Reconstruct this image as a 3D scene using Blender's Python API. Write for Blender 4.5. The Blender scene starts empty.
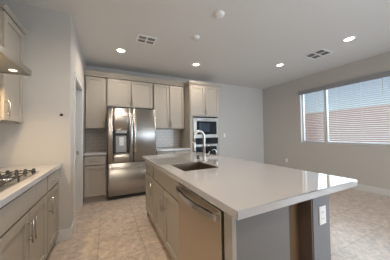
import bpy, bmesh, math
import numpy as np
from mathutils import Vector, Matrix

S = bpy.context.scene
COL = S.collection
PI = math.pi

# ------------------------------------------------------------------ camera
F_PX, YAW, PITCH, ROLL, CAM_H = 178.0, 0.46, 0.024, 0.015, 1.233
cam = bpy.data.cameras.new('camera')
camo = bpy.data.objects.new('camera', cam)
COL.objects.link(camo)
cam.sensor_fit = 'HORIZONTAL'
cam.sensor_width = 36.0
cam.lens = 36.0 * F_PX / 390.0
cam.clip_start = 0.02
s_, c_ = math.sin(YAW), math.cos(YAW)
R0 = Vector((c_, -s_, 0))
FW = Vector((s_ * math.cos(PITCH), c_ * math.cos(PITCH), math.sin(PITCH)))
U1 = Vector((-s_ * math.sin(PITCH), -c_ * math.sin(PITCH), math.cos(PITCH)))
RR = R0 * math.cos(ROLL) - U1 * math.sin(ROLL)
UU = R0 * math.sin(ROLL) + U1 * math.cos(ROLL)
M = Matrix((RR, UU, -FW)).transposed().to_4x4()
M.translation = Vector((0, 0, CAM_H))
camo.matrix_world = M
S.camera = camo

# ------------------------------------------------------------------ view
S.view_settings.view_transform = 'Standard'
S.view_settings.look = 'None'
S.view_settings.exposure = 0.60
S.view_settings.gamma = 1.0
S.view_settings.use_curve_mapping = False

# ------------------------------------------------------------------ world, sun, daylight
SKY_STRENGTH = 0.068
SUN_ENERGY = 1.15
REAR_WATTS = 23.0
PATIO_WATTS = 80.0
SIDE_WATTS = 64.0
CAN_WATTS = 8.5
FAR_CAN_WATTS = 5.2
RIGHT_CAN_WATTS = 0.8
HOOD_WATTS = 3.2

W = bpy.data.worlds.new('world')
S.world = W
W.use_nodes = True
nt = W.node_tree
sky = nt.nodes.new('ShaderNodeTexSky')
sky.sky_type = 'NISHITA'
sky.sun_disc = False
sky.sun_elevation = math.radians(52)
sky.sun_rotation = math.radians(250)
sky.air_density = 1.0
sky.dust_density = 1.2
bg = nt.nodes['Background']
mixc = nt.nodes.new('ShaderNodeMix')
mixc.data_type = 'RGBA'
mixc.inputs['Factor'].default_value = 0.45
nt.links.new(sky.outputs[0], mixc.inputs['A'])
mixc.inputs['B'].default_value = (7.0, 7.2, 7.5, 1)
nt.links.new(mixc.outputs['Result'], bg.inputs[0])
bg.inputs[1].default_value = SKY_STRENGTH

sun = bpy.data.lights.new('sun', 'SUN')
sun.energy = SUN_ENERGY
sun.angle = 0.01
sun.color = (1.0, 0.95, 0.88)
suno = bpy.data.objects.new('sun', sun)
COL.objects.link(suno)
suno.rotation_euler = Vector((-0.75, 0.45, 1.0)).to_track_quat('Z', 'Y').to_euler()


def area(name, loc, direction, sx, sy, watts, color):
    l = bpy.data.lights.new(name, 'AREA')
    l.shape = 'RECTANGLE'
    l.size, l.size_y = sx, sy
    l.energy = watts
    l.color = color
    o = bpy.data.objects.new(name, l)
    COL.objects.link(o)
    o.location = loc
    o.rotation_euler = Vector(direction).to_track_quat('-Z', 'Y').to_euler()
    return o


# daylight that comes in through the glazed openings
rear = area('daylight_sliding_door', (3.2, -3.35, 1.15), (0.02, 1, 0.03), 2.4, 2.1, REAR_WATTS, (0.76, 0.88, 1.0))
rear.data.spread = math.radians(75)
area('daylight_patio_door', (4.95, -1.5, 1.1), (-1, 0.12, 0), 2.3, 2.0, PATIO_WATTS, (0.74, 0.87, 1.0))
area('daylight_side_window', (5.35, 1.80, 1.75), (-1, 0.25, -0.1), 2.8, 1.6, SIDE_WATTS, (0.80, 0.90, 1.0))


# ------------------------------------------------------------------ materials
def mat(name, color, rough=0.5, metal=0.0, noise=None, bump=None, **kw):
    m = bpy.data.materials.new(name)
    m.use_nodes = True
    t = m.node_tree
    b = t.nodes['Principled BSDF']
    b.inputs['Base Color'].default_value = (*color, 1)
    b.inputs['Roughness'].default_value = rough
    b.inputs['Metallic'].default_value = metal
    for k, v in kw.items():
        b.inputs[k].default_value = v
    tc = t.nodes.new('ShaderNodeTexCoord')
    if noise:
        scale, amt, stretch = noise
        mp = t.nodes.new('ShaderNodeMapping')
        mp.inputs['Scale'].default_value = stretch
        t.links.new(tc.outputs['Object'], mp.inputs[0])
        n = t.nodes.new('ShaderNodeTexNoise')
        n.inputs['Scale'].default_value = scale
        n.inputs['Detail'].default_value = 4
        t.links.new(mp.outputs[0], n.inputs['Vector'])
        r = t.nodes.new('ShaderNodeMapRange')
        r.inputs['To Min'].default_value = 1 - amt
        r.inputs['To Max'].default_value = 1 + amt
        t.links.new(n.outputs['Fac'], r.inputs['Value'])
        mx = t.nodes.new('ShaderNodeVectorMath')
        mx.operation = 'SCALE'
        mx.inputs[0].default_value = color
        t.links.new(r.outputs[0], mx.inputs['Scale'])
        t.links.new(mx.outputs[0], b.inputs['Base Color'])
    if bump:
        scale, strength = bump
        n2 = t.nodes.new('ShaderNodeTexNoise')
        n2.inputs['Scale'].default_value = scale
        n2.inputs['Detail'].default_value = 3
        t.links.new(tc.outputs['Object'], n2.inputs['Vector'])
        bp = t.nodes.new('ShaderNodeBump')
        bp.inputs['Strength'].default_value = strength
        bp.inputs['Distance'].default_value = 0.003
        t.links.new(n2.outputs['Fac'], bp.inputs['Height'])
        t.links.new(bp.outputs[0], b.inputs['Normal'])
    return m


def emis(name, color, strength):
    m = bpy.data.materials.new(name)
    m.use_nodes = True
    b = m.node_tree.nodes['Principled BSDF']
    b.inputs['Base Color'].default_value = (*color, 1)
    b.inputs['Emission Color'].default_value = (*color, 1)
    b.inputs['Emission Strength'].default_value = strength
    return m


M_WALL = mat('wall_paint', (0.565, 0.535, 0.50), 0.85, noise=(3, 0.02, (1, 1, 1)), bump=(160, 0.10))
M_CEIL = mat('ceiling_paint', (0.74, 0.73, 0.71), 0.9, bump=(120, 0.12))
M_TRIM = mat('white_trim_paint', (0.70, 0.69, 0.67), 0.35, noise=(2, 0.01, (1, 1, 1)))
M_CAB = mat('greige_cabinet_paint', (0.42, 0.375, 0.318), 0.42, noise=(6, 0.03, (1, 1, 0.3)))
M_CABIN = mat('cabinet_gap_shadow_board', (0.12, 0.10, 0.085), 0.6, noise=(6, 0.05, (1, 1, 1)))
M_STEEL = mat('brushed_stainless', (0.47, 0.45, 0.425), 0.36, 1.0, noise=(9, 0.07, (14, 14, 0.4)))
for _m in (M_STEEL,):
    _t = _m.node_tree
    _b = _t.nodes['Principled BSDF']
    _b.inputs['Anisotropic'].default_value = 0.75
    _b.inputs['Anisotropic Rotation'].default_value = 0.25
    _g = _t.nodes.new('ShaderNodeTangent')
    _g.direction_type = 'RADIAL'
    _g.axis = 'Z'
    _t.links.new(_g.outputs[0], _b.inputs['Tangent'])
M_STEELH = mat('brushed_stainless_horizontal', (0.42, 0.405, 0.385), 0.33, 1.0, noise=(9, 0.06, (0.4, 0.4, 30)))
M_NICKEL = mat('satin_nickel', (0.50, 0.475, 0.44), 0.3, 1.0, noise=(20, 0.03, (1, 1, 1)))
M_CHROME = mat('polished_chrome', (0.75, 0.75, 0.75), 0.12, 1.0, noise=(20, 0.02, (1, 1, 1)))
M_QUARTZ = mat('white_quartz', (0.52, 0.495, 0.49), 0.05, 0.0, noise=(260, 0.035, (1, 1, 1)))
M_BLACKG = mat('black_glass', (0.012, 0.015, 0.02), 0.05, noise=(3, 0.1, (1, 1, 1)))
M_BLACK = mat('black_plastic', (0.02, 0.02, 0.02), 0.4, noise=(30, 0.1, (1, 1, 1)))
M_DKSIDE = mat('dark_grey_appliance_side', (0.035, 0.035, 0.037), 0.45, noise=(30, 0.05, (1, 1, 1)))
M_IRON = mat('cast_iron', (0.03, 0.028, 0.026), 0.55, noise=(80, 0.2, (1, 1, 1)))
M_BROWN = mat('bare_brown_board', (0.20, 0.125, 0.065), 0.6, noise=(25, 0.18, (1, 1, 0.15)))
M_BROWN2 = mat('dark_brown_board', (0.15, 0.105, 0.08), 0.6, noise=(25, 0.15, (1, 1, 0.15)))
M_GREYPANEL = mat('grey_panel_paint', (0.20, 0.185, 0.175), 0.45, noise=(4, 0.02, (1, 1, 1)))
M_KNEE = mat('pony_wall_paint', (0.24, 0.235, 0.24), 0.8, bump=(160, 0.1))
M_PLASTIC = mat('white_plastic', (0.88, 0.87, 0.85), 0.4, noise=(10, 0.01, (1, 1, 1)))
M_VENTGREY = mat('vent_louvre_grey', (0.30, 0.30, 0.31), 0.5, noise=(10, 0.03, (1, 1, 1)))
M_VENTDARK = mat('vent_cavity', (0.03, 0.03, 0.03), 0.8, noise=(10, 0.03, (1, 1, 1)))
M_SLAT = mat('white_faux_wood_slat', (0.58, 0.58, 0.58), 0.45, noise=(30, 0.02, (1, 1, 1)))
M_VALANCE = mat('blind_valance', (0.30, 0.30, 0.32), 0.5, noise=(30, 0.03, (1, 1, 1)))
M_VINYL = mat('white_vinyl_frame', (0.70, 0.72, 0.70), 0.4, noise=(10, 0.01, (1, 1, 1)))
M_LENS = emis('warm_led_lens', (1.0, 0.86, 0.66), 9.0)
M_LENS_HOOD = emis('warm_hood_lens', (1.0, 0.78, 0.48), 2.2)
M_GRAVEL = mat('tan_gravel', (0.42, 0.33, 0.26), 0.9, noise=(40, 0.3, (1, 1, 1)), bump=(60, 0.6))
M_CORD = mat('white_cord', (0.6, 0.6, 0.6), 0.7, noise=(10, 0.02, (1, 1, 1)))
M_STUCCO = mat('tan_stucco', (0.5, 0.43, 0.35), 0.9, bump=(60, 0.4))


def glass_mat():
    m = bpy.data.materials.new('clear_window_glass')
    m.use_nodes = True
    t = m.node_tree
    t.nodes.remove(t.nodes['Principled BSDF'])
    out = t.nodes['Material Output']
    tr = t.nodes.new('ShaderNodeBsdfTransparent')
    tr.inputs[0].default_value = (0.93, 0.96, 0.97, 1)
    gl = t.nodes.new('ShaderNodeBsdfGlossy')
    gl.inputs['Roughness'].default_value = 0.02
    fr = t.nodes.new('ShaderNodeFresnel')
    fr.inputs[0].default_value = 1.3
    mx = t.nodes.new('ShaderNodeMixShader')
    t.links.new(fr.outputs[0], mx.inputs[0])
    t.links.new(tr.outputs[0], mx.inputs[1])
    t.links.new(gl.outputs[0], mx.inputs[2])
    t.links.new(mx.outputs[0], out.inputs[0])
    return m


M_GLASS = glass_mat()


def grid_mat(name, c1, c2, mortar, bw, rh, msize, offset, axes, org, rough, mottled=0.0, bumpy=0.3):
    """tiles or blocks from a brick texture laid on two object axes"""
    m = bpy.data.materials.new(name)
    m.use_nodes = True
    t = m.node_tree
    b = t.nodes['Principled BSDF']
    tc = t.nodes.new('ShaderNodeTexCoord')
    sp = t.nodes.new('ShaderNodeSeparateXYZ')
    t.links.new(tc.outputs['Object'], sp.inputs[0])
    cb = t.nodes.new('ShaderNodeCombineXYZ')
    for i, a in enumerate(axes):
        ad = t.nodes.new('ShaderNodeMath')
        ad.operation = 'SUBTRACT'
        ad.inputs[1].default_value = org[i]
        t.links.new(sp.outputs['XYZ'.index(a)], ad.inputs[0])
        t.links.new(ad.outputs[0], cb.inputs[i])
    br = t.nodes.new('ShaderNodeTexBrick')
    br.offset = offset
    br.inputs['Color1'].default_value = (*c1, 1)
    br.inputs['Color2'].default_value = (*c2, 1)
    br.inputs['Mortar'].default_value = (*mortar, 1)
    br.inputs['Scale'].default_value = 1.0
    br.inputs['Mortar Size'].default_value = msize
    br.inputs['Mortar Smooth'].default_value = 0.3
    br.inputs['Brick Width'].default_value = bw
    br.inputs['Row Height'].default_value = rh
    t.links.new(cb.outputs[0], br.inputs['Vector'])
    col = br.outputs['Color']
    if mottled:
        n = t.nodes.new('ShaderNodeTexNoise')
        n.inputs['Scale'].default_value = 15
        n.inputs['Detail'].default_value = 8
        n.inputs['Roughness'].default_value = 0.62
        n.inputs['Distortion'].default_value = 0.8
        t.links.new(tc.outputs['Object'], n.inputs['Vector'])
        rp = t.nodes.new('ShaderNodeMapRange')
        rp.inputs['From Min'].default_value = 0.33
        rp.inputs['From Max'].default_value = 0.67
        rp.inputs['To Min'].default_value = 1 - mottled
        rp.inputs['To Max'].default_value = 1 + mottled
        t.links.new(n.outputs['Fac'], rp.inputs['Value'])
        vm = t.nodes.new('ShaderNodeVectorMath')
        vm.operation = 'SCALE'
        t.links.new(col, vm.inputs[0])
        t.links.new(rp.outputs[0], vm.inputs['Scale'])
        col = vm.outputs[0]
    t.links.new(col, b.inputs['Base Color'])
    b.inputs['Roughness'].default_value = rough
    bp = t.nodes.new('ShaderNodeBump')
    bp.invert = True
    bp.inputs['Strength'].default_value = bumpy
    bp.inputs['Distance'].default_value = 0.002
    t.links.new(br.outputs['Fac'], bp.inputs['Height'])
    t.links.new(bp.outputs[0], b.inputs['Normal'])
    return m


M_FLOOR = grid_mat('beige_floor_tile', (0.60, 0.495, 0.42), (0.55, 0.455, 0.385), (0.45, 0.375, 0.32),
                   0.457, 0.457, 0.006, 0.0, 'XY', (-0.09, 2.40), 0.28, 0.24, 0.3)
M_SPLASH = grid_mat('white_subway_tile', (0.53, 0.475, 0.42), (0.50, 0.45, 0.40), (0.36, 0.32, 0.285),
                    0.152, 0.076, 0.004, 0.5, 'XZ', (0.0, 0.915), 0.18, 0.0, 0.3)
M_BLOCK = grid_mat('pink_block_wall', (0.60, 0.43, 0.37), (0.56, 0.40, 0.345), (0.50, 0.37, 0.32),
                   0.406, 0.203, 0.012, 0.5, 'YZ', (0.0, 0.0), 0.9, 0.08, 0.6)


# ------------------------------------------------------------------ geometry helpers
def B():
    return bmesh.new()


def box(bm, x0, x1, y0, y1, z0, z1, bev=0.0):
    if x0 > x1: x0, x1 = x1, x0
    if y0 > y1: y0, y1 = y1, y0
    if z0 > z1: z0, z1 = z1, z0
    vs = [bm.verts.new((x, y, z)) for x in (x0, x1) for y in (y0, y1) for z in (z0, z1)]
    f = [(0, 1, 3, 2), (4, 6, 7, 5), (0, 4, 5, 1), (2, 3, 7, 6), (0, 2, 6, 4), (1, 5, 7, 3)]
    fs = [bm.faces.new([vs[i] for i in q]) for q in f]
    if bev > 0:
        es = list({e for fc in fs for e in fc.edges})
        bmesh.ops.bevel(bm, geom=es, offset=bev, segments=2, affect='EDGES', profile=0.5)
    return bm


def tube(bm, pts, r, n=10, caps=True):
    pts = [Vector(p) for p in pts]
    rs = r if isinstance(r, (list, tuple)) else [r] * len(pts)
    rings = []
    up = None
    for i, p in enumerate(pts):
        if i == 0: d = pts[1] - pts[0]
        elif i == len(pts) - 1: d = pts[-1] - pts[-2]
        else: d = (pts[i + 1] - pts[i]).normalized() + (pts[i] - pts[i - 1]).normalized()
        d.normalize()
        if up is None:
            a = Vector((0, 0, 1)) if abs(d.z) < 0.9 else Vector((1, 0, 0))
            up = d.cross(a).normalized()
        else:
            up = (up - d * up.dot(d)).normalized()
        v = d.cross(up)
        rings.append([bm.verts.new(p + (up * math.cos(2 * PI * k / n) + v * math.sin(2 * PI * k / n)) * rs[i]) for k in range(n)])
    for a, b in zip(rings, rings[1:]):
        for k in range(n):
            f = bm.faces.new((a[k], a[(k + 1) % n], b[(k + 1) % n], b[k]))
            f.smooth = True
    if caps:
        bm.faces.new(rings[0][::-1])
        bm.faces.new(rings[-1])
    return bm


def lathe(bm, c, prof, n=24):
    """profile of (radius, z) turned about a vertical axis at c"""
    rings = []
    for r, z in prof:
        if r < 1e-6:
            rings.append([bm.verts.new((c[0], c[1], c[2] + z))])
        else:
            rings.append([bm.verts.new((c[0] + r * math.cos(2 * PI * k / n), c[1] + r * math.sin(2 * PI * k / n), c[2] + z)) for k in range(n)])
    for a, b in zip(rings, rings[1:]):
        for k in range(n):
            q = [a[k % len(a)], a[(k + 1) % len(a)], b[(k + 1) % len(b)], b[k % len(b)]]
            q = [v for i, v in enumerate(q) if v not in q[:i]]
            if len(q) > 2:
                f = bm.faces.new(q)
                f.smooth = True
    return bm


def extrude_profile(bm, prof, axis, a0, a1):
    """closed outline of 2D points swept along 'x' or 'y' (outline gives the other two axes)"""
    def P(t, p):
        return (t, p[0], p[1]) if axis == 'x' else (p[0], t, p[1])
    A = [bm.verts.new(P(a0, p)) for p in prof]
    C = [bm.verts.new(P(a1, p)) for p in prof]
    n = len(prof)
    for k in range(n):
        bm.faces.new((A[k], A[(k + 1) % n], C[(k + 1) % n], C[k]))
    bm.faces.new(A[::-1])
    bm.faces.new(C)
    return bm


ORG = {}


def link(name, bm, m, parent=None, kind=None, label=None, cat=None, group=None):
    bmesh.ops.recalc_face_normals(bm, faces=bm.faces)
    me = bpy.data.meshes.new(name)
    org = ORG[parent.name] if parent else Vector((0, 0, 0))
    if org.length > 0:
        bmesh.ops.translate(bm, verts=bm.verts, vec=-org)
    bm.to_mesh(me)
    bm.free()
    me.materials.append(m)
    o = bpy.data.objects.new(name, me)
    COL.objects.link(o)
    if parent:
        o.parent = parent
    ORG[o.name] = org
    if kind: o['kind'] = kind
    if label: o['label'] = label
    if cat: o['category'] = cat
    if group: o['group'] = group
    return o


def thing(name, label, cat, loc, group=None):
    o = bpy.data.objects.new(name, None)
    COL.objects.link(o)
    o.location = loc
    o['label'] = label
    o['category'] = cat
    if group: o['group'] = group
    ORG[o.name] = Vector(loc)
    return o


def struct(name, bm, m, parent=None, label=None, cat=None):
    return link(name, bm, m, parent, kind=None if parent else 'structure', label=label)


def simple(name, bm, m, label, cat, group=None):
    """a thing that is one mesh, its origin at the centre of its base"""
    xs = [v.co for v in bm.verts]
    lo = Vector([min(p[i] for p in xs) for i in range(3)])
    hi = Vector([max(p[i] for p in xs) for i in range(3)])
    org = Vector(((lo.x + hi.x) / 2, (lo.y + hi.y) / 2, lo.z))
    bmesh.ops.translate(bm, verts=bm.verts, vec=-org)
    o = link(name, bm, m, None, None, label, cat, group)
    o.location = org
    ORG[o.name] = org
    return o


class Face:
    """a vertical cabinet face: a runs along the face, n points out of it"""
    def __init__(s, plane, val, sign):
        s.plane, s.val, s.sign = plane, val, sign

    def box(s, bm, a0, a1, n0, n1, z0, z1, bev=0.0):
        p0, p1 = s.val + s.sign * n0, s.val + s.sign * n1
        if s.plane == 'x': box(bm, p0, p1, a0, a1, z0, z1, bev)
        else: box(bm, a0, a1, p0, p1, z0, z1, bev)

    def pt(s, a, n, z):
        p = s.val + s.sign * n
        return (p, a, z) if s.plane == 'x' else (a, p, z)


def pull(F, parent, a, z, length=0.15, vertical=True, name='handle', r=0.0055):
    bm = B()
    h = length / 2
    n = 0.02 + 0.030
    if vertical:
        tube(bm, [F.pt(a, n, z - h), F.pt(a, n, z + h)], r)
        for q in (-1, 1): tube(bm, [F.pt(a, 0.019, z + q * h * 0.7), F.pt(a, n, z + q * h * 0.7)], r * 0.8, 8)
    else:
        tube(bm, [F.pt(a - h, n, z), F.pt(a + h, n, z)], r)
        for q in (-1, 1): tube(bm, [F.pt(a + q * h * 0.7, 0.019, z), F.pt(a + q * h * 0.7, n, z)], r * 0.8, 8)
    return link(name, bm, M_NICKEL, parent)


def shaker(F, parent, a0, a1, z0, z1, name='door', rail=0.058, handle=None, m=None):
    """recessed panel door; F.val is the front of the carcass, the door stands 20 mm proud"""
    g = 0.007
    a0 += g; a1 -= g; z0 += g; z1 -= g
    bm = B()
    F.box(bm, a0, a0 + rail, 0.0, 0.020, z0, z1, 0.0012)
    F.box(bm, a1 - rail, a1, 0.0, 0.020, z0, z1, 0.0012)
    F.box(bm, a0 + rail, a1 - rail, 0.0, 0.020, z0, z0 + rail, 0.0012)
    F.box(bm, a0 + rail, a1 - rail, 0.0, 0.020, z1 - rail, z1, 0.0012)
    F.box(bm, a0 + rail - 0.004, a1 - rail + 0.004, 0.0, 0.007, z0 + rail - 0.004, z1 - rail + 0.004)
    d = link(name, bm, m or M_CAB, parent)
    if handle:
        a, z, vert, ln = handle
        pull(F, d, a, z, ln, vert)
    return d


def slab(F, parent, a0, a1, z0, z1, name='drawer', handle=None, m=None):
    g = 0.007
    bm = B()
    F.box(bm, a0 + g, a1 - g, 0.0, 0.020, z0 + g, z1 - g, 0.0015)
    d = link(name, bm, m or M_CAB, parent)
    if handle:
        a, z, vert, ln = handle
        pull(F, d, a, z, ln, vert)
    return d


# ------------------------------------------------------------------ room shell
XL, XR, YB, YF, H = -1.17, 4.78, 4.40, -3.40, 2.74
struct('floor', box(B(), XL - 0.15, XR + 0.15, YF - 0.15, YB + 0.15, -0.10, 0.0), M_FLOOR)
struct('ceiling', box(B(), XL - 0.15, XR + 0.15, YF - 0.15, YB + 0.15, H, H + 0.15), M_CEIL)
struct('wall_left', box(B(), XL - 0.12, XL, YF - 0.12, YB + 0.12, 0, H), M_WALL)
struct('wall_back', box(B(), XL, XR, YB, YB + 0.12, 0, H), M_WALL)

# right wall with its window opening
WY0, WY1, WZ0, WZ1 = 0.62, 3.10, 0.955, 2.35
bm = B()
PY0, PY1, PZ = -2.65, -0.35, 2.1
box(bm, XR, XR + 0.15, YF - 0.12, PY0, 0, H)
box(bm, XR, XR + 0.15, PY1, WY0, 0, H)
box(bm, XR, XR + 0.15, PY0, PY1, PZ, H)
box(bm, XR, XR + 0.15, WY1, YB + 0.12, 0, H)
box(bm, XR, XR + 0.15, WY0, WY1, 0, WZ0)
box(bm, XR, XR + 0.15, WY0, WY1, WZ1, H)
struct('wall_right', bm, M_WALL)

# wall behind the camera with a sliding glass door
DX0, DX1, DZ1 = 1.8, 4.5, 2.3
bm = B()
box(bm, XL, DX0, YF - 0.12, YF, 0, H)
box(bm, DX1, XR, YF - 0.12, YF, 0, H)
box(bm, DX0, DX1, YF - 0.12, YF, DZ1, H)
struct('wall_front', bm, M_WALL)
bm = B()
for x0, x1 in ((DX0, DX0 + 0.05), (DX1 - 0.05, DX1), (3.12, 3.18)):
    box(bm, x0, x1, YF - 0.09, YF - 0.03, 0.0, DZ1)
box(bm, DX0, DX1, YF - 0.09, YF - 0.03, DZ1 - 0.05, DZ1)
box(bm, DX0, DX1, YF - 0.09, YF - 0.03, 0.0, 0.04)
sd = struct('door_2', bm, M_VINYL, label='white sliding glass door frame')
link('glass', box(B(), DX0 + 0.05, DX1 - 0.05, YF - 0.065, YF - 0.059, 0.04, DZ1 - 0.05), M_GLASS, sd)

bm = B()
for y0, y1 in ((PY0, PY0 + 0.05), (PY1 - 0.05, PY1), (-1.53, -1.47)):
    box(bm, XR + 0.04, XR + 0.10, y0, y1, 0.0, PZ)
box(bm, XR + 0.04, XR + 0.10, PY0, PY1, PZ - 0.05, PZ)
box(bm, XR + 0.04, XR + 0.10, PY0, PY1, 0.0, 0.04)
sd = struct('door_3', bm, M_VINYL, label='white patio door frame')
link('glass', box(B(), XR + 0.067, XR + 0.073, PY0 + 0.05, PY1 - 0.05, 0.04, PZ - 0.05), M_GLASS, sd)

# return wall beside the cooktop counter and the wall with the pantry opening
RY = 2.62
PX = -0.397
OY0, OY1, OZ = 2.92, 3.70, 2.05
struct('wall_return', box(B(), XL, PX, RY, RY + 0.12, 0, H), M_WALL)
bm = B()
box(bm, PX - 0.12, PX, RY + 0.12, OY0, 0, H)
box(bm, PX - 0.12, PX, OY1, YB, 0, H)
box(bm, PX - 0.12, PX, OY0, OY1, OZ, H)
struct('wall_pantry', bm, M_WALL)
# jambs and casing of that opening
bm = B()
box(bm, PX - 0.125, PX + 0.004, OY1 - 0.015, OY1, 0, OZ)
box(bm, PX - 0.125, PX + 0.004, OY0, OY0 + 0.015, 0, OZ)
box(bm, PX - 0.125, PX + 0.004, OY0, OY1, OZ - 0.015, OZ)
dj = struct('door_1', bm, M_TRIM, label='white jambs of the pantry doorway')
bm = B()
box(bm, PX, PX + 0.014, OY1, OY1 + 0.057, 0, OZ + 0.057)
box(bm, PX, PX + 0.014, OY0 - 0.057, OY0, 0, OZ + 0.057)
box(bm, PX, PX + 0.014, OY0, OY1, OZ, OZ + 0.057)
link('door_casing', bm, M_TRIM, dj)
link('strike_plate', box(B(), PX - 0.075, PX - 0.045, OY1 - 0.018, OY1 - 0.014, 0.91, 0.97), M_NICKEL, dj)

# baseboards
BH, BT = 0.13, 0.014
struct('baseboard_right', box(B(), XR - BT, XR, PY1, YB, 0, BH, 0.003), M_TRIM)
struct('baseboard_back', box(B(), 2.57, XR - BT, YB - BT, YB, 0, BH, 0.003), M_TRIM)
struct('baseboard_return', box(B(), -0.575, PX + BT, RY - BT, RY, 0, BH, 0.003), M_TRIM)
struct('baseboard_pantry', box(B(), PX, PX + BT, RY, OY0 - 0.057, 0, BH, 0.003), M_TRIM)
struct('baseboard_front', box(B(), XL, DX0, YF, YF + BT, 0, BH, 0.003), M_TRIM)

# side window
GX = XR + 0.10
bm = B()
fr = 0.045
box(bm, GX - 0.03, GX + 0.03, WY0, WY1, WZ0, WZ0 + fr)
box(bm, GX - 0.03, GX + 0.03, WY0, WY1, WZ1 - fr, WZ1)
box(bm, GX - 0.03, GX + 0.03, WY0, WY0 + fr, WZ0 + fr, WZ1 - fr)
box(bm, GX - 0.03, GX + 0.03, WY1 - fr, WY1, WZ0 + fr, WZ1 - fr)
win = struct('window_1', bm, M_VINYL)
link('mullion', box(B(), GX - 0.03, GX + 0.03, 2.47, 2.53, WZ0 + fr, WZ1 - fr), M_VINYL, win)
link('mullion', box(B(), GX - 0.03, GX + 0.03, 1.17, 1.22, WZ0 + fr, WZ1 - fr), M_VINYL, win)
for a, b in ((WY0 + fr, 1.17), (1.22, 2.47), (2.53, WY1 - fr)):
    link('pane', box(B(), GX - 0.004, GX + 0.004, a, b, WZ0 + fr, WZ1 - fr), M_GLASS, win)
link('reveal', box(B(), XR - 0.001, GX - 0.03, WY1 - 0.02, WY1 - 0.0005, WZ0 + 0.018, WZ1), M_TRIM, win)
link('window_sill', box(B(), XR - 0.012, GX - 0.03, WY0 - 0.0, WY1 + 0.0, WZ0, WZ0 + 0.018, 0.003), M_TRIM, win)


# ------------------------------------------------------------------ outside
struct('ground_outside', box(B(), XR + 0.15, 8.25, -10, 24, -0.2, -0.02), M_GRAVEL)
struct('ground_patio', box(B(), -6, 8.25, -12, YF - 0.15, -0.2, -0.02), M_STUCCO)
bm = B()
box(bm, 8.0, 8.2, -10, 24, -0.02, 2.09)
fence = simple('block_fence', bm, M_BLOCK, 'pinkish concrete block garden fence wall seen outside through the window blinds', 'fence')


# ------------------------------------------------------------------ blinds
def blind(y0, y1, label, wand_y):
    t = thing('window_blind', label, 'blind', (XR + 0.03, (y0 + y1) / 2, WZ0), 'horizontal blinds in the side window')
    link('headrail', box(B(), XR + 0.012, XR + 0.055, y0, y1, WZ1 - 0.045, WZ1 - 0.001), M_SLAT, t)
    bm = B()
    z = WZ0 + 0.055
    tilt = 0.005
    while z < WZ1 - 0.07:
        x0, x1 = XR + 0.010, XR + 0.058
        vs = [bm.verts.new(p) for p in ((x0, y0, z - tilt), (x1, y0, z + tilt), (x1, y1, z + tilt), (x0, y1, z - tilt))]
        v2 = [bm.verts.new((v.co.x, v.co.y, v.co.z + 0.003)) for v in vs]
        bm.faces.new(vs); bm.faces.new(v2[::-1])
        for k in range(4): bm.faces.new((vs[k], vs[(k + 1) % 4], v2[(k + 1) % 4], v2[k]))
        z += 0.0425
    link('slats', bm, M_SLAT, t)
    link('bottom_rail', box(B(), XR + 0.008, XR + 0.06, y0, y1, WZ0 + 0.019, WZ0 + 0.038, 0.003), M_SLAT, t)
    n = 2 if y1 - y0 < 1 else 4
    for k in range(n):
        yy = y0 + (y1 - y0) * (k + 0.5) / n
        bm = B()
        for xx in (XR + 0.0095, XR + 0.0585):
            tube(bm, [(xx, yy, WZ0 + 0.02), (xx, yy, WZ1 - 0.04)], 0.0012, 5)
        link('ladder_cord', bm, M_CORD, t)
    link('tilt_wand', tube(B(), [(XR + 0.002, wand_y, WZ1 - 0.06), (XR + 0.002, wand_y, WZ1 - 0.40)], 0.004, 8), M_CORD, t)
    return t


blind(2.535, WY1 - 0.055, 'narrow white slatted blind on the left third of the window', 2.62)
blind(WY0 + 0.04, 2.465, 'wide white slatted blind on the larger right part of the window', 1.45)
simple('blind_valance', box(B(), XR - 0.045, XR - 0.002, WY0 - 0.02, WY1 + 0.02, WZ1 - 0.085, WZ1 + 0.014, 0.003), M_VALANCE,
       'long grey valance board across the top of the window blinds', 'valance')


# ------------------------------------------------------------------ ceiling fittings
def downlight(x, y, label, watts=CAN_WATTS):
    t = thing('ceiling_downlight', label, 'ceiling light', (x, y, H), 'recessed ceiling downlights')
    bm = B()
    lathe(bm, (x, y, H), [(0.062, -0.001), (0.066, -0.007), (0.088, -0.004), (0.090, -0.0005)], 28)
    link('trim_ring', bm, M_PLASTIC, t)
    link('lens', lathe(B(), (x, y, H), [(0.062, -0.001), (0.055, -0.0035), (0.0, -0.004)], 24), M_LENS, t)
    l = bpy.data.lights.new('downlight_lamp', 'SPOT')
    l.energy = watts * 4
    l.spot_size = math.radians(166)
    l.spot_blend = 0.6
    l.shadow_soft_size = 0.05
    l.color = (1.0, 0.87, 0.72)
    lo = bpy.data.objects.new('downlight_lamp', l)
    COL.objects.link(lo)
    lo.parent = t
    lo.location = (0, 0, -0.03)
    return t


downlight(0.228, 3.375, 'lit downlight in front of the refrigerator cabinets', FAR_CAN_WATTS)
downlight(1.731, 3.397, 'lit downlight in front of the oven tower', FAR_CAN_WATTS)
downlight(3.444, 2.659, 'lit downlight right of centre, beyond the far ceiling vent', RIGHT_CAN_WATTS)
downlight(3.523, 1.436, 'large lit downlight nearest the window at upper right', RIGHT_CAN_WATTS)
for x, y, w in ((0.05, 1.3, CAN_WATTS), (1.73, 0.35, 2.5), (3.5, -0.6, RIGHT_CAN_WATTS), (0.1, -0.8, CAN_WATTS), (2.0, -1.9, 3.0)):  # unseen downlights added to light the room
    downlight(x, y, 'added ceiling downlight out of view', w)


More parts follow.
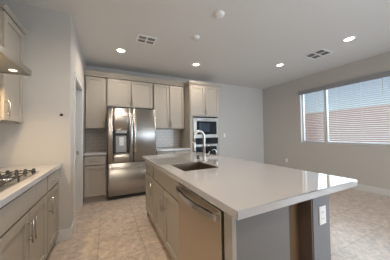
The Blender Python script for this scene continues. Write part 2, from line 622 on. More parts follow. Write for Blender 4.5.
def register(cx, cy, wx, wy, label):
    t = thing('ceiling_vent', label, 'vent', (cx, cy, H), 'square ceiling air vents')
    x0, x1, y0, y1 = cx - wx / 2, cx + wx / 2, cy - wy / 2, cy + wy / 2
    f = 0.03
    bm = B()
    z0, z1 = H - 0.008, H - 0.0005
    box(bm, x0, x1, y0, y0 + f, z0, z1); box(bm, x0, x1, y1 - f, y1, z0, z1)
    box(bm, x0, x0 + f, y0 + f, y1 - f, z0, z1); box(bm, x1 - f, x1, y0 + f, y1 - f, z0, z1)
    box(bm, cx - 0.012, cx + 0.012, y0 + f, y1 - f, z0, z1)
    box(bm, x0 + f, cx - 0.012, cy - 0.012, cy + 0.012, z0, z1)
    box(bm, cx + 0.012, x1 - f, cy - 0.012, cy + 0.012, z0, z1)
    link('frame', bm, M_PLASTIC, t)
    link('backing', box(B(), x0 + f, x1 - f, y0 + f, y1 - f, H - 0.002, H - 0.0004), M_VENTDARK, t)
    for qx in (0, 1):
        for qy in (0, 1):
            a0, a1 = (x0 + f, cx - 0.012) if qx == 0 else (cx + 0.012, x1 - f)
            b0, b1 = (y0 + f, cy - 0.012) if qy == 0 else (cy + 0.012, y1 - f)
            bm = B()
            n = 5
            for k in range(n):
                s = (k + 0.5) / n
                if (qx + qy) % 2 == 0:
                    p = b0 + (b1 - b0) * s
                    box(bm, a0, a1, p - 0.0065, p + 0.0065, H - 0.007, H - 0.0055)
                else:
                    p = b0 + (b1 - b0) * s
                    box(bm, a0, a1, p - 0.005, p + 0.005, H - 0.007, H - 0.0055)
            link('louvre', bm, M_VENTGREY, t)
    return t


register(0.565, 2.825, 0.30, 0.24, 'white and grey ceiling vent left of centre, near the refrigerator')
register(3.645, 1.98, 0.36, 0.36, 'white and grey ceiling vent at right, between the two right downlights')


def ceiling_disc(x, y, r, label, cat):
    t = thing('smoke_detector', label, cat, (x, y, H), 'round white ceiling discs')
    link('base', lathe(B(), (x, y, H), [(r, -0.0005), (r, -0.010), (r * 0.93, -0.014)], 28), M_PLASTIC, t)
    link('cover', lathe(B(), (x, y, H), [(r * 0.93, -0.013), (r * 0.80, -0.024), (r * 0.4, -0.030), (0, -0.031)], 28), M_PLASTIC, t)


ceiling_disc(1.268, 1.83, 0.068, 'larger round white ceiling disc nearest the camera, top centre', 'detector')
ceiling_disc(1.242, 2.424, 0.058, 'smaller round white ceiling disc between the vent and the oven tower', 'detector')


# ------------------------------------------------------------------ cabinets
def base_unit(name_label, F, a0, a1, depth, drawers, doors, toe=True, group=None, ztop=0.873, drawer_z=0.685, handles=True, side_gap=0.0, dh=True):
    """F.val = carcass front. drawers: list of (a0,a1); doors: list of (a0,a1,handle side or None)"""
    am = (a0 + a1) / 2
    t = thing('base_cabinet', name_label, 'cabinet', F.pt(am, -depth / 2, 0), group)
    bm = B()
    e = 0.0008
    F.box(bm, a0 + e, a1 - e, -depth, -0.034, 0.105, ztop)
    F.box(bm, a0 + e, a0 + 0.009, -0.034, 0.0, 0.105, ztop)
    F.box(bm, a1 - 0.009, a1 - e, -0.034, 0.0, 0.105, ztop)
    link('body', bm, M_CAB, t)
    bm = B()
    F.box(bm, a0 + e, a1 - e, -depth, -0.07, 0.0, 0.105)
    link('toe_kick', bm, M_CAB, t)
    for d in drawers:
        slab(F, t, d[0], d[1], drawer_z, ztop - 0.012, handle=((d[0] + d[1]) / 2, (drawer_z + ztop - 0.012) / 2, False, 0.14) if d[2] else None)
    for d in doors:
        h = None
        if d[2]:
            a = d[0] + 0.03 if d[2] == 'lo' else d[1] - 0.03
            h = (a, drawer_z - 0.14, True, 0.16)
        shaker(F, t, d[0], d[1], 0.115, drawer_z - 0.004, handle=h)
    return t


# ---- left run under the cooktop
FL = Face('x', -0.52, 1)
dl = 0.648
base_unit('grey base cabinet with one drawer and door at the far end of the cooktop counter', FL, 2.13, 2.585, dl,
          [(2.14, 2.575, True)], [(2.14, 2.575, 'lo')], group='base cabinets under the cooktop counter', drawer_z=0.706)
base_unit('wide grey base cabinet with false drawer and two doors below the cooktop', FL, 1.25, 2.13, dl,
          [(1.26, 2.12, False)], [(1.26, 1.69, 'hi'), (1.69, 2.12, 'lo')], group='base cabinets under the cooktop counter', drawer_z=0.706)
base_unit('grey base cabinet at the left edge, nearest the camera on the cooktop side', FL, 0.55, 1.25, dl,
          [(0.56, 1.24, True)], [(0.56, 1.24, 'hi')], group='base cabinets under the cooktop counter', drawer_z=0.706)
simple('cabinet_filler', box(B(), -0.56, -0.512, 2.586, 2.619, 0.105, 0.873), M_CAB, 'narrow grey filler strip between far cooktop cabinet and wall', 'filler strip')
simple('countertop', box(B(), XL + 0.001, -0.48, 0.55, RY - 0.001, 0.875, 0.915, 0.003), M_QUARTZ,
       'white quartz countertop running under the gas cooktop at left', 'countertop')

# ---- cooktop
CY0, CY1, CX0, CX1 = 1.13, 2.075, -1.07, -0.545
t = thing('gas_cooktop', 'stainless gas cooktop with black iron grates on the left counter', 'cooktop', ((CX0 + CX1) / 2, (CY0 + CY1) / 2, 0.915))
bm = B()
box(bm, CX0, CX1, CY0, CY1, 0.9153, 0.922, 0.003)
link('tray', bm, mat('bright_cooktop_steel', (0.66, 0.62, 0.55), 0.22, 1.0, noise=(9, 0.05, (30, 0.4, 0.4))), t)
gz = 0.948
secs = [(CY0 + 0.02, CY0 + 0.29), (CY0 + 0.30, CY0 + 0.57), (CY0 + 0.58, CY0 + 0.85)]
for i, (a, b) in enumerate(secs):
    bm = B()
    xa, xb = CX0 + 0.03, CX1 - 0.02
    r = 0.0042
    for y in (a, b): tube(bm, [(xa, y, gz), (xb, y, gz)], r, 6)
    for x in (xa, xb, (xa + xb) / 2): tube(bm, [(x, a, gz), (x, b, gz)], r, 6)
    ym = (a + b) / 2
    for x in ((xa * 3 + xb) / 4, (xa + xb * 3) / 4):
        tube(bm, [(x, a, gz), (x, ym - 0.03, gz + 0.004)], r, 6)
        tube(bm, [(x, b, gz), (x, ym + 0.03, gz + 0.004)], r, 6)
        tube(bm, [(x - 0.10, ym, gz), (x - 0.03, ym, gz + 0.004)], r, 6)
        tube(bm, [(x + 0.10, ym, gz), (x + 0.03, ym, gz + 0.004)], r, 6)
    n = 7
    for k in range(n):
        x = xa + (xb - xa) * k / (n - 1)
        for y in (a, b): tube(bm, [(x, y, gz - 0.002), (x, y, gz + 0.010)], r * 1.5, 6)
    for x in (xa, xb):
        for y in (a, b): tube(bm, [(x, y, 0.922), (x, y, gz)], r * 1.1, 6)
    link('grate', bm, M_IRON, t)
for x, y, r in ((-0.93, secs[0][0] + 0.135, 0.035), (-0.68, secs[0][0] + 0.135, 0.042), (-0.807, secs[1][0] + 0.135, 0.055),
                (-0.93, secs[2][0] + 0.12, 0.042), (-0.68, secs[2][0] + 0.12, 0.035)):
    b = link('burner', lathe(B(), (x, y, 0.922), [(r * 1.35, 0), (r * 1.3, 0.008), (r * 0.95, 0.012), (r * 0.95, 0.018), (0, 0.018)], 20), M_CHROME, t)
    link('burner_cap', lathe(B(), (x, y, 0.940), [(r, 0), (r, 0.006), (r * 0.85, 0.009), (0, 0.009)], 20), M_IRON, b)
for k in range(5):
    x = -0.578 - k * 0.056
    y = CY1 - 0.032
    link('knob', lathe(B(), (x, y, 0.922), [(0.017, 0), (0.017, 0.005), (0.012, 0.008), (0.011, 0.032), (0.0, 0.033)], 18), M_BLACK, t)

# ---- left upper cabinet
FU = Face('x', -0.838, 1)
t = thing('wall_cabinet', 'grey upper cabinet on the left wall beside the range hood', 'cabinet', (-1.00, 2.36, 1.375), 'upper wall cabinets')
_lb = box(B(), XL + 0.001, -0.872, 2.15, 2.57, 1.375, 2.385)
box(_lb, -0.872, -0.838, 2.15, 2.16, 1.375, 2.385)
link('body', _lb, M_CAB, t)
link('filler', box(B(), XL + 0.2, -0.842, 2.5705, 2.619, 1.375, 2.385), M_CAB, t)
shaker(FU, t, 2.155, 2.57, 1.38, 2.372, handle=(2.19, 1.50, True, 0.16))
bm = B()
cp = [(-0.86, 2.3855), (-0.822, 2.3855), (-0.800, 2.408), (-0.800, 2.416), (-0.86, 2.416)]
extrude_profile(bm, cp, 'y', 2.130, 2.619)
box(bm, XL + 0.001, -0.86, 2.130, 2.15, 2.3855, 2.416)
link('crown_molding', bm, M_CAB, t)

# ---- range hood
t = thing('range_hood', 'stainless range hood with a lit lamp, at the upper left edge', 'range hood', (-0.88, 1.60, 1.77))
HY0, HY1, HX1 = 1.14, 2.055, -0.60
bm = B()
x0 = XL + 0.001
box(bm, HX1 - 0.004, HX1, HY0, HY1, 1.772, 1.820)
box(bm, x0, HX1 - 0.004, HY0, HY0 + 0.004, 1.772, 1.820)
box(bm, x0, HX1 - 0.004, HY1 - 0.004, HY1, 1.772, 1.820)
base = [(x0, HY0), (HX1, HY0), (HX1, HY1), (x0, HY1)]
top = [(x0, 1.46), (XL + 0.28, 1.46), (XL + 0.28, 1.74), (x0, 1.74)]
A = [bm.verts.new((*p, 1.820)) for p in base]
T = [bm.verts.new((*p, 2.02)) for p in top]
for k in range(4): bm.faces.new((A[k], A[(k + 1) % 4], T[(k + 1) % 4], T[k]))
link('canopy', bm, M_STEELH, t)
link('underside', box(B(), x0, HX1 - 0.004, HY0 + 0.004, HY1 - 0.004, 1.780, 1.786), M_STEELH, t)
link('chimney', box(B(), x0, XL + 0.28, 1.46, 1.74, 2.02, H - 0.001), M_STEEL, t)
for y in (1.25, 1.96):
    lp = link('hood_lamp', lathe(B(), (-0.69, y, 1.780), [(0.026, 0), (0.023, -0.003), (0, -0.004)], 20), M_LENS_HOOD, t)
    l = bpy.data.lights.new('hood_lamp_light', 'SPOT')
    l.energy = HOOD_WATTS * 4
    l.spot_size = math.radians(150)
    l.spot_blend = 0.8
    l.shadow_soft_size = 0.03
    l.color = (1.0, 0.74, 0.42)
    lo = bpy.data.objects.new('hood_lamp_light', l)
    COL.objects.link(lo)
    lo.location = (-0.70, y, 1.765)
for y in (1.38, 1.82):
    bm = B()
    for k in range(9):
        xx = -1.10 + k * 0.035
        box(bm, xx, xx + 0.02, y - 0.2, y + 0.2 - 0.01, 1.774, 1.779)
    link('grease_filter', bm, M_STEEL, t)

simple('wall_sensor', lathe(B(), (0, 0, 0), [(0.016, 0), (0.016, 0.01), (0.0, 0.012)], 16), M_BLACK, 'small dark round sensor on the beige wall left of the doorway', 'sensor')
so = bpy.data.objects['wall_sensor']
so.rotation_euler = (PI / 2, 0, 0)
so.location = (-0.487, RY - 0.0005, 1.49)

# ---- back run
YC = 3.80      # carcass front of the base cabinets on the back wall
FB = Face('y', YC, -1)
YBK = YB - 0.001
base_unit('grey base cabinet left of the refrigerator, drawer over door', FB, -0.382, -0.012, YBK - YC,
          [(-0.372, -0.02, True)], [(-0.372, -0.02, 'hi')], group='base cabinets on the back wall')
base_unit('grey base cabinet on the back wall between refrigerator and oven tower', FB, 0.955, 1.744, YBK - YC,
          [(0.965, 1.348, True), (1.35, 1.734, True)], [(0.965, 1.348, 'hi'), (1.35, 1.734, 'lo')], group='base cabinets on the back wall')
simple('countertop', box(B(), -0.381, -0.006, YC - 0.04, YBK, 0.875, 0.915, 0.003), M_QUARTZ,
       'short white countertop left of the refrigerator', 'countertop')
simple('countertop', box(B(), 0.948, 1.7445, YC - 0.04, YBK, 0.875, 0.915, 0.003), M_QUARTZ,
       'white back wall countertop between the refrigerator and the oven tower', 'countertop')
simple('tile_backsplash', box(B(), -0.396, -0.001, YB - 0.009, YB - 0.001, 0.916, 1.374), M_SPLASH,
       'pale subway tile backsplash left of the refrigerator', 'backsplash')
simple('tile_backsplash', box(B(), 0.95, 1.744, YB - 0.009, YB - 0.001, 0.916, 1.374), M_SPLASH,
       'pale subway tile backsplash right of the refrigerator', 'backsplash')

YU = 4.10
FQ = Face('y', YU, -1)


def upper(x0, x1, z0, z1, doors, label):
    t = thing('wall_cabinet', label, 'cabinet', ((x0 + x1) / 2, (YU + YBK) / 2, z0), 'upper wall cabinets')
    link('body', box(B(), x0 + 0.0008, x1 - 0.0008, YU + 0.034, YBK - 0.0, z0, z1), M_CAB, t)
    for a, b, side in doors:
        ha = a + 0.03 if side == 'lo' else b - 0.03
        shaker(FQ, t, a, b, z0 + 0.004, z1 - 0.008, handle=(ha, z0 + 0.12, True, 0.15))
    return t


upper(-0.396, -0.005, 1.376, 2.435, [(-0.375, -0.02, 'hi')], 'tall single door upper cabinet left of the refrigerator')
upper(-0.005, 0.962, 1.835, 2.435, [(0.005, 0.481, 'hi'), (0.483, 0.952, 'lo')], 'short two door upper cabinet above the refrigerator')
upper(0.962, 1.7435, 1.376, 2.435, [(0.972, 1.352, 'hi'), (1.354, 1.733, 'lo')], 'tall two door upper cabinet between refrigerator and oven tower')
bm = B()
cp = [(YU + 0.03, 2.4355), (YU - 0.022, 2.4355), (YU - 0.022, 2.452), (YU - 0.030, 2.462), (YU - 0.065, 2.515), (YU - 0.065, 2.53), (YU + 0.03, 2.53)]
extrude_profile(bm, cp, 'x', -0.396, 1.7435)
simple('crown_molding', bm, M_CAB, 'long grey crown molding on top of the back wall cabinets', 'crown molding')

# ---- oven tower
TX0, TX1, TY = 1.745, 2.565, 3.78
FT = Face('y', TY, -1)
t = thing('tall_oven_cabinet', 'tall grey cabinet tower housing the microwave and wall oven', 'cabinet', ((TX0 + TX1) / 2, 4.09, 0))
bm = B()
box(bm, TX0, TX0 + 0.02, TY, YBK, 0.105, 2.42)
box(bm, TX1 - 0.02, TX1, TY, YBK, 0.105, 2.42)
box(bm, TX0 + 0.02, TX1 - 0.02, YBK - 0.01, YBK, 0.105, 2.42)
box(bm, TX0 + 0.02, TX1 - 0.02, TY, YBK - 0.01, 0.105, 0.415)
box(bm, TX0 + 0.02, TX1 - 0.02, TY, YBK - 0.01, 1.66, 2.42)
box(bm, TX0 + 0.02, TX0 + 0.075, TY, TY + 0.02, 0.415, 1.66)
box(bm, TX1 - 0.055, TX1 - 0.02, TY, TY + 0.02, 0.415, 1.66)
link('body', bm, M_CAB, t)
link('toe_kick', box(B(), TX0, TX1, TY + 0.07, YBK, 0, 0.105), M_CAB, t)
xm = (TX0 + TX1) / 2
shaker(FT, t, TX0 + 0.01, xm, 1.685, 2.405, handle=(xm - 0.03, 1.80, True, 0.15))
shaker(FT, t, xm, TX1 - 0.01, 1.685, 2.405, handle=(xm + 0.03, 1.80, True, 0.15))
slab(FT, t, TX0 + 0.01, TX1 - 0.01, 0.115, 0.40, handle=(xm, 0.26, False, 0.16))
bm = B()
cp = [(TY + 0.03, 2.4205), (TY - 0.020, 2.4205), (TY - 0.028, 2.435), (TY - 0.05, 2.47), (TY - 0.05, 2.482), (TY + 0.03, 2.482)]
extrude_profile(bm, cp, 'x', TX0 - 0.03, TX1 + 0.03)
box(bm, TX0 - 0.03, TX0 + 0.02, TY + 0.03, YU - 0.07, 2.4205, 2.482)
box(bm, TX1 - 0.02, TX1 + 0.03, TY + 0.03, YBK, 2.4205, 2.482)
link('crown_molding', bm, M_CAB, t)


def curved_bar(bm, F, a0, a1, z, out0, out1, r, n=9, vertical=False, fixed=0.0):
    pts = []
    for k in range(n):
        s = k / (n - 1)
        o = out0 + (out1 - out0) * (1 - (2 * s - 1) ** 2)
        if vertical: pts.append(F.pt(fixed, o, a0 + (a1 - a0) * s))
        else: pts.append(F.pt(a0 + (a1 - a0) * s, o, z))
    tube(bm, pts, r, 10)


# built-in microwave
FM = Face('y', TY - 0.001, -1)
MX0, MX1 = TX0 + 0.078, TX1 - 0.058
t = thing('built_in_microwave', 'stainless built-in microwave with dark glass above the wall oven', 'microwave', ((MX0 + MX1) / 2, 3.9, 1.14))
link('body', box(B(), MX0 + 0.01, MX1 - 0.01, TY + 0.0, TY + 0.40, 1.17, 1.62), M_DKSIDE, t)
bm = B()
FM.box(bm, MX0, MX1, 0.0, 0.022, 1.545, 1.625, 0.002)
FM.box(bm, MX0, MX1, 0.0, 0.022, 1.145, 1.225, 0.002)
FM.box(bm, MX0, MX0 + 0.085, 0.0, 0.022, 1.225, 1.545, 0.002)
FM.box(bm, MX1 - 0.04, MX1, 0.0, 0.022, 1.225, 1.545, 0.002)
link('trim_kit', bm, M_STEELH, t)
bm = B()
FM.box(bm, MX0 + 0.085, MX1 - 0.20, 0.0, 0.018, 1.226, 1.544)
d = link('door', bm, M_BLACKG, t)
bm = B()
FM.box(bm, MX0 + 0.15, MX1 - 0.24, 0.018, 0.020, 1.28, 1.50, 0)
link('window', bm, mat('tinted_glass', (0.05, 0.065, 0.09), 0.08, noise=(4, 0.05, (1, 1, 1))), d)
bm = B()
FM.box(bm, MX1 - 0.198, MX1 - 0.04, 0.0, 0.018, 1.226, 1.544)
link('control_panel', bm, M_BLACKG, t)
bm = B()
curved_bar(bm, FM, MX0 + 0.04, MX1 - 0.13, 1.585, 0.03, 0.055, 0.009)
for a in (MX0 + 0.05, MX1 - 0.14): tube(bm, [FM.pt(a, 0.02, 1.585), FM.pt(a, 0.036, 1.585)], 0.009, 8)
link('handle', bm, M_CHROME, d)

# wall oven
t = thing('wall_oven', 'stainless wall oven with dark glass, low in the tower behind the faucet', 'oven', ((MX0 + MX1) / 2, 3.9, 0.42))
link('body', box(B(), MX0 + 0.01, MX1 - 0.01, TY + 0.0, TY + 0.55, 0.42, 1.135), M_DKSIDE, t)
bm = B()
FM.box(bm, MX0, MX1, 0.0, 0.020, 1.00, 1.140, 0.002)
link('control_panel', bm, M_BLACKG, t)
bm = B()
FM.box(bm, MX0, MX0 + 0.05, 0.0, 0.028, 0.425, 0.99, 0.002)
FM.box(bm, MX1 - 0.05, MX1, 0.0, 0.028, 0.425, 0.99, 0.002)
FM.box(bm, MX0 + 0.05, MX1 - 0.05, 0.0, 0.028, 0.425, 0.50, 0.002)
FM.box(bm, MX0 + 0.05, MX1 - 0.05, 0.0, 0.028, 0.935, 0.99, 0.002)
d = link('door', bm, M_STEELH, t)
bm = B()
FM.box(bm, MX0 + 0.05, MX1 - 0.05, 0.0, 0.024, 0.50, 0.935)
link('window', bm, M_BLACKG, d)
bm = B()
curved_bar(bm, FM, MX0 + 0.03, MX1 - 0.03, 0.96, 0.045, 0.07, 0.011)
for a in (MX0 + 0.045, MX1 - 0.045): tube(bm, [FM.pt(a, 0.026, 0.96), FM.pt(a, 0.05, 0.96)], 0.009, 8)
link('handle', bm, M_CHROME, d)

# ------------------------------------------------------------------ refrigerator
RX0, RX1, RYF = 0.010, 0.938, 3.755
t = thing('french_door_refrigerator', 'stainless french door refrigerator with ice and water dispenser', 'refrigerator', ((RX0 + RX1) / 2, 4.05, 0))
link('body', box(B(), RX0 + 0.004, RX1 - 0.004, RYF + 0.06, 4.36, 0.03, 1.755, 0.004), M_DKSIDE, t)
link('base_grille', box(B(), RX0 + 0.02, RX1 - 0.02, RYF + 0.03, RYF + 0.059, 0.01, 0.075), M_BLACK, t)
for x in (RX0 + 0.08, RX1 - 0.08):
    link('foot', tube(B(), [(x, RYF + 0.15, 0.0), (x, RYF + 0.15, 0.03)], 0.02, 12), M_BLACK, t)
    link('hinge_cover', box(B(), x - 0.05, x + 0.05, RYF + 0.02, RYF + 0.14, 1.7555, 1.775, 0.004), M_DKSIDE, t)


def bowed(bm, x0, x1, z0, z1, cut=None, n=16, bulge=0.014, yb=RYF + 0.055):
    """door slab whose front bows out gently across its width"""
    xm, hw = (RX0 + RX1) / 2, (RX1 - RX0) / 2
    def yf(x):
        u = (x - xm) / hw
        e = min(x - x0, x1 - x)
        rnd = 0.0 if e > 0.012 else (0.012 - e) ** 1 * 0.7
        return RYF - bulge * (1 - u * u) + 0.0 + rnd
    xs = sorted(set([x0 + (x1 - x0) * k / n for k in range(n + 1)] + [x0 + 0.006, x0 + 0.012, x1 - 0.006, x1 - 0.012]))
    top = [bm.verts.new((x, yf(x), z1)) for x in xs]
    bot = [bm.verts.new((x, yf(x), z0)) for x in xs]
    tb = [bm.verts.new((x, yb, z1)) for x in (xs[0], xs[-1])]
    bb = [bm.verts.new((x, yb, z0)) for x in (xs[0], xs[-1])]
    for k in range(len(xs) - 1):
        f = bm.faces.new((bot[k], bot[k + 1], top[k + 1], top[k]))
        f.smooth = True
    bm.faces.new((*top, tb[1], tb[0]))
    bm.faces.new((*bot, bb[1], bb[0]))
    bm.faces.new((bot[0], top[0], tb[0], bb[0]))
    bm.faces.new((bot[-1], top[-1], tb[1], bb[1]))
    bm.faces.new((tb[0], tb[1], bb[1], bb[0]))
    return yf


xm = (RX0 + RX1) / 2
FR = Face('y', RYF, -1)
# left door leaves a real opening for the dispenser recess
DX0_, DX1_, DZ0_, DZ1_ = 0.108, 0.398, 0.89, 1.325
bm = B()
yf = bowed(bm, RX0, DX0_, 0.705, 1.765, n=5)
bowed(bm, DX1_, xm - 0.002, 0.705, 1.765, n=3)
bowed(bm, DX0_, DX1_, 0.705, DZ0_, n=8)
bowed(bm, DX0_, DX1_, DZ1_, 1.765, n=8)
d = link('door', bm, M_STEEL, t)
yd = RYF - 0.012
bm = B()
box(bm, DX0_ - 0.002, DX0_ + 0.045, yd - 0.012, RYF + 0.04, DZ0_, DZ1_, 0.003)
box(bm, DX1_ - 0.045, DX1_ + 0.002, yd - 0.012, RYF + 0.04, DZ0_, DZ1_, 0.003)
box(bm, DX0_ + 0.028, DX1_ - 0.028, yd - 0.004, RYF + 0.04, DZ1_ - 0.10, DZ1_ - 0.05, 0.002)
box(bm, DX0_ + 0.028, DX1_ - 0.028, yd - 0.004, RYF + 0.04, DZ0_, DZ0_ + 0.012, 0.002)
ds = link('dispenser', bm, M_BLACK, d)
link('display', box(B(), DX0_ + 0.028, DX1_ - 0.028, yd - 0.008, RYF + 0.04, DZ1_ - 0.05, DZ1_, 0.002), M_STEELH, d, label='silver dispenser display strip')
link('recess_panel', box(B(), DX0_ + 0.03, DX1_ - 0.03, RYF + 0.025, RYF + 0.045, DZ0_ + 0.012, DZ1_ - 0.10), M_STEELH, d)
link('dispenser_paddle', box(B(), 0.215, 0.295, RYF + 0.0, RYF + 0.012, 1.03, 1.20, 0.004), M_PLASTIC, d)
bm = B()
yf = bowed(bm, xm + 0.002, RX1, 0.705, 1.765, n=14)
d2 = link('door', bm, M_STEEL, t)
bm = B()
bowed(bm, RX0, RX1, 0.08, 0.695, n=24)
d3 = link('freezer_drawer', bm, M_STEEL, t)
for dd, x in ((d, xm - 0.035), (d2, xm + 0.035)):
    bm = B()
    curved_bar(bm, FR, 0.88, 1.66, 0, 0.050, 0.075, 0.0125, vertical=True, fixed=x, n=13)
    for z in (0.90, 1.64): tube(bm, [FR.pt(x, 0.018, z), FR.pt(x, 0.055, z)], 0.011, 8)
    link('handle', bm, M_CHROME, dd)
bm = B()
curved_bar(bm, FR, RX0 + 0.05, RX1 - 0.05, 0.625, 0.040, 0.070, 0.0125, n=13)
for x in (RX0 + 0.07, RX1 - 0.07): tube(bm, [FR.pt(x, 0.0, 0.625), FR.pt(x, 0.05, 0.625)], 0.011, 8)
link('handle', bm, M_CHROME, d3)

# ------------------------------------------------------------------ island
IX0, IX1, IY0, IY1 = 0.480, 1.487, 0.588, 2.815
FI = Face('x', 0.54, -1)
GRP = 'island base cabinets'
idep = 1.150 - 0.54
base_unit('grey island base cabinet with drawer over door, at the far end by the refrigerator', FI, 2.235, 2.77, idep,
          [(2.245, 2.76, True)], [(2.245, 2.76, 'lo')], group=GRP)
# sink base is open at the top so that the bowl can hang in it
t = thing('base_cabinet', 'grey island sink base cabinet with false drawer and two doors', 'cabinet', (0.84, 1.80, 0), GRP)
SY0, SY1 = 1.358, 2.235
bm = B()
box(bm, 0.54, 1.149, SY0 + 0.001, SY0 + 0.019, 0.105, 0.873)
box(bm, 0.54, 1.149, SY1 - 0.019, SY1 - 0.001, 0.105, 0.873)
box(bm, 1.130, 1.149, SY0 + 0.019, SY1 - 0.019, 0.105, 0.873)
box(bm, 0.54, 1.130, SY0 + 0.019, SY1 - 0.019, 0.105, 0.123)
box(bm, 0.574, 0.584, SY0 + 0.019, SY1 - 0.019, 0.123, 0.873)
link('body', bm, M_CAB, t)
link('toe_kick', box(B(), 0.61, 1.149, SY0 + 0.001, SY1 - 0.001, 0, 0.105), M_CAB, t)
slab(FI, t, SY0 + 0.01, SY1 - 0.01, 0.685, 0.861, name='false_drawer')
ym = (SY0 + SY1) / 2
shaker(FI, t, SY0 + 0.01, ym, 0.115, 0.681, handle=(ym - 0.03, 0.545, True, 0.16))
shaker(FI, t, ym, SY1 - 0.01, 0.115, 0.681, handle=(ym + 0.03, 0.545, True, 0.16))

# dishwasher
t = thing('dishwasher', 'stainless dishwasher with a bowed bar handle at the near end of island', 'dishwasher', (0.84, 1.05, 0))
link('body', box(B(), 0.56, 1.12, 0.788, 1.350, 0.10, 0.868), M_DKSIDE, t)
link('toe_kick', box(B(), 0.60, 0.62, 0.762, 1.350, 0.0, 0.10), M_BLACK, t)
bm = B()
FI.box(bm, 0.757, 1.352, -0.018, 0.030, 0.105, 0.845, 0.004)
d = link('door', bm, mat('brushed_stainless_warm_reflection', (0.56, 0.49, 0.40), 0.30, 1.0, noise=(9, 0.06, (14, 14, 0.4))), t)  # gold reflection of floor and cabinets tinted into the steel colour
bm = B()
FI.box(bm, 0.757, 1.352, -0.018, 0.018, 0.847, 0.868, 0.002)
link('control_panel', bm, M_BLACKG, d)
bm = B()
n = 17
pts = []
for k in range(n):
    s = k / (n - 1)
    o = 0.045 + 0.035 * (1 - (2 * s - 1) ** 2)
    pts.append((0.765 + (1.340 - 0.765) * s, o))
for (a, o), (a2, o2) in zip(pts, pts[1:]):
    v = []
    for aa, oo in ((a, o), (a2, o2)):
        for dn, dz in ((-0.008, -0.013), (0.006, -0.013), (0.006, 0.013), (-0.008, 0.013)):
            v.append(bm.verts.new(FI.pt(aa, oo + dn, 0.808 + dz * 1.25)))
    for q in ((0, 1, 5, 4), (1, 2, 6, 5), (2, 3, 7, 6), (3, 0, 4, 7)):
        bm.faces.new([v[i] for i in q])
bmesh.ops.remove_doubles(bm, verts=bm.verts, dist=0.0004)
FI.box(bm, 0.763, 0.790, 0.028, 0.055, 0.792, 0.824, 0.002)
FI.box(bm, 1.315, 1.342, 0.028, 0.055, 0.792, 0.824, 0.002)
link('handle', bm, M_CHROME, d)

# end panel with filler stile, recess boards and pony wall
EY = 0.682
t = thing('island_end_panel', 'grey end panel of the island below the near countertop corner', 'panel', (0.72, EY, 0))
link('panel', box(B(), 0.545, 0.924, EY, EY + 0.02, 0.0, 0.874), M_GREYPANEL, t)
link('stile', box(B(), 0.520, 0.545, EY - 0.004, 0.742, 0.0, 0.874, 0.002), M_CAB, t)
simple('recess_board', box(B(), 0.925, 1.138, 0.773, 0.785, 0.0, 0.874), M_BROWN, 'golden brown board at the back of the narrow recess in the island end', 'board')
simple('recess_board', box(B(), 1.139, 1.1505, EY + 0.004, 0.785, 0.0, 0.874), M_BROWN2, 'dark brown board lining the recess beside the white post', 'board')
t = thing('island_pony_wall', 'painted half wall along the back of the island carrying the overhang', 'half wall', (1.24, 1.7, 0))
link('wall', box(B(), 1.1515, 1.33, EY, 2.77, 0.0, 0.874), M_KNEE, t)
link('baseboard', box(B(), 1.3305, 1.343, EY, 2.77, 0.0, 0.13, 0.003), M_TRIM, t)
simple('island_end_panel', box(B(), 0.545, 1.150, 2.7705, 2.785, 0.0, 0.874), M_CAB, 'plain grey panel closing the far end of the island by the refrigerator', 'panel')


def outlet(loc, axis, label, kind='outlet'):
    """plate about 70 x 115 mm; axis names the wall's outward direction"""
    x, y, z = loc
    t = thing('wall_outlet' if kind == 'outlet' else 'light_switch', label, 'outlet' if kind == 'outlet' else 'light switch', loc)
    def bb(a0, a1, n0, n1, z0, z1, bev=0):
        bm = B()
        if axis == '-y': box(bm, x + a0, x + a1, y - n1, y - n0, z + z0, z + z1, bev)
        else: box(bm, x - n1, x - n0, y + a0, y + a1, z + z0, z + z1, bev)
        return bm
    link('plate', bb(-0.035, 0.035, 0.0005, 0.006, -0.0575, 0.0575, 0.002), M_PLASTIC, t)
    if kind == 'outlet':
        for q in (-1, 1):
            s = link('socket', bb(-0.017, 0.017, 0.006, 0.008, q * 0.02 - 0.014, q * 0.02 + 0.014, 0.001), M_PLASTIC, t)
            for a in (-0.007, 0.006):
                link('slot', bb(a - 0.001, a + 0.0015, 0.008, 0.0083, q * 0.02 - 0.003, q * 0.02 + 0.006), M_BLACK, s)
    else:
        link('rocker', bb(-0.034, 0.016, 0.006, 0.009, -0.033, 0.033, 0.002), M_PLASTIC, t)


outlet((1.245, EY, 0.700), '-y', 'white electrical outlet on the near end of the island half wall')
outlet((XR, 3.55, 0.42), '-x', 'small white outlet low on the right wall, just above the countertop line')
outlet((3.166, YB, 1.19), '-y', 'white switch plate on the back wall right of the oven tower', 'switch')

# island countertop with the sink cut-out (four slabs joined around the hole)
SX0, SX1, BY0, BY1 = 0.598, 0.965, 1.425, 1.85
bm = B()
z0, z1 = 0.875, 0.915
def ring(xa, xb, ya, yb, z):
    return [bm.verts.new(p) for p in ((xa, ya, z), (xb, ya, z), (xb, yb, z), (xa, yb, z))]
ot, ob = ring(IX0, IX1, IY0, IY1, z1), ring(IX0, IX1, IY0, IY1, z0)
it, ib = ring(SX0, SX1, BY0, BY1, z1), ring(SX0, SX1, BY0, BY1, z0)
for k in range(4):
    j = (k + 1) % 4
    bm.faces.new((ot[k], ot[j], it[j], it[k]))
    bm.faces.new((ob[k], ob[j], ib[j], ib[k]))
    bm.faces.new((ot[k], ot[j], ob[j], ob[k]))
    bm.faces.new((it[k], it[j], ib[j], ib[k]))
es = [e for e in bm.edges if (e.verts[0] in ot and e.verts[1] in ot) or (e.verts[0] in ot and e.verts[1] in ob) or (e.verts[1] in ot and e.verts[0] in ob) or (e.verts[0] in ob and e.verts[1] in ob)]
bmesh.ops.bevel(bm, geom=es, offset=0.003, segments=2, affect='EDGES', profile=0.5)
simple('countertop', bm, M_QUARTZ, 'large white quartz island countertop reflecting the window', 'countertop')

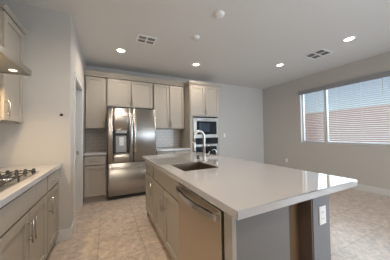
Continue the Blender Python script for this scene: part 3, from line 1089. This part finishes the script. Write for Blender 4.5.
# sink
t = thing('kitchen_sink', 'undermount stainless sink set in the island countertop', 'sink', ((SX0 + SX1) / 2, (BY0 + BY1) / 2, 0.70))
bm = B()
w = 0.003
zb = 0.70
rz = 0.911
a0, a1, b0, b1 = SX0 + 0.004, SX1 - 0.004, BY0 + 0.004, BY1 - 0.004
box(bm, a0 - w, a0, b0 - w, b1 + w, zb, rz); box(bm, a1, a1 + w, b0 - w, b1 + w, zb, rz)
box(bm, a0, a1, b0 - w, b0, zb, rz); box(bm, a0, a1, b1, b1 + w, zb, rz)
box(bm, a0, a1, b0, b1, zb, zb + w)
link('bowl', bm, mat('brushed_sink_steel_warm_reflection', (0.42, 0.345, 0.26), 0.32, 1.0, noise=(9, 0.06, (0.4, 0.4, 30))), t)  # warm reflections inside the bowl are put into its base colour
link('drain', lathe(B(), ((SX0 + SX1) / 2, (BY0 + BY1) / 2 + 0.03, zb + w), [(0.045, 0), (0.043, 0.003), (0.025, 0.002), (0, 0.001)], 20), M_CHROME, t)

# faucet
fx, fy = 1.035, 1.85
t = thing('kitchen_faucet', 'tall brushed gooseneck faucet on the island behind the sink', 'faucet', (fx, fy, 0.915))
link('base', lathe(B(), (fx, fy, 0.915), [(0.027, 0.0003), (0.027, 0.008), (0.020, 0.014), (0.019, 0.085), (0.014, 0.095), (0, 0.095)], 20), M_NICKEL, t)
pts = [(fx, fy, 1.00), (fx, fy, 1.10), (fx, fy, 1.19)]
r = 0.078
dx, dy = -0.97, -0.24
for k in range(1, 13):
    a = PI * k / 12
    pts.append((fx + dx * r * (1 - math.cos(a)), fy + dy * r * (1 - math.cos(a)), 1.19 + r * math.sin(a)))
ex, ey = pts[-1][0], pts[-1][1]
pts.append((ex, ey, 1.15))
link('spout', tube(B(), pts, 0.0155, 12), M_NICKEL, t)
link('spray_head', tube(B(), [(ex, ey, 1.15), (ex, ey, 1.13), (ex, ey, 1.05), (ex, ey, 1.035)], [0.0165, 0.019, 0.020, 0.017], 14), M_NICKEL, t)
link('handle', tube(B(), [(fx + 0.015, fy - 0.005, 0.975), (fx + 0.045, fy - 0.012, 0.985), (fx + 0.065, fy - 0.02, 1.03)], [0.010, 0.008, 0.006], 10), M_NICKEL, t)

t = thing('soap_dispenser', 'short dark metal cap or soap pump left of the kitchen faucet', 'soap dispenser', (1.06, 2.06, 0.915))
link('base', lathe(B(), (1.06, 2.06, 0.915), [(0.022, 0.0003), (0.022, 0.006), (0.016, 0.010), (0.016, 0.045), (0, 0.045)], 16), M_DKSIDE, t)
link('pump', tube(B(), [(1.06, 2.06, 0.955), (1.06, 2.06, 0.975), (1.03, 2.05, 0.98)], 0.007, 8), M_NICKEL, t)

gx, gy = 1.06, 1.63
t = thing('filtered_water_tap', 'small slim filtered water tap right of the kitchen faucet', 'faucet', (gx, gy, 0.915))
link('base', lathe(B(), (gx, gy, 0.915), [(0.017, 0.0003), (0.017, 0.006), (0.010, 0.012), (0.009, 0.04), (0, 0.04)], 16), M_CHROME, t)
pts = [(gx, gy, 0.94), (gx, gy, 1.045)]
r = 0.022
for k in range(1, 9):
    a = PI * 0.55 * k / 8
    pts.append((gx - r * (1 - math.cos(a)), gy, 1.045 + r * math.sin(a)))
pts.append((gx - 0.055, gy, 1.06))
link('spout', tube(B(), pts, 0.0055, 10), M_CHROME, t)
link('handle', tube(B(), [(gx, gy, 0.945), (gx + 0.004, gy - 0.028, 0.955)], 0.005, 8), M_CHROME, t)

# thin mat beside the sink
bm = B()
box(bm, 0.500, 0.900, 1.868, 2.36, 0.9153, 0.9195, 0.0015)
for k in range(11):
    xx = 0.522 + k * 0.0355
    box(bm, xx - 0.004, xx + 0.004, 1.885, 2.343, 0.9195, 0.9210)
simple('drying_mat', bm, mat('grey_silicone', (0.235, 0.235, 0.225), 0.55, noise=(12, 0.05, (1, 1, 1))),
       'flat grey drying mat on the island countertop between sink and refrigerator end', 'drying mat')
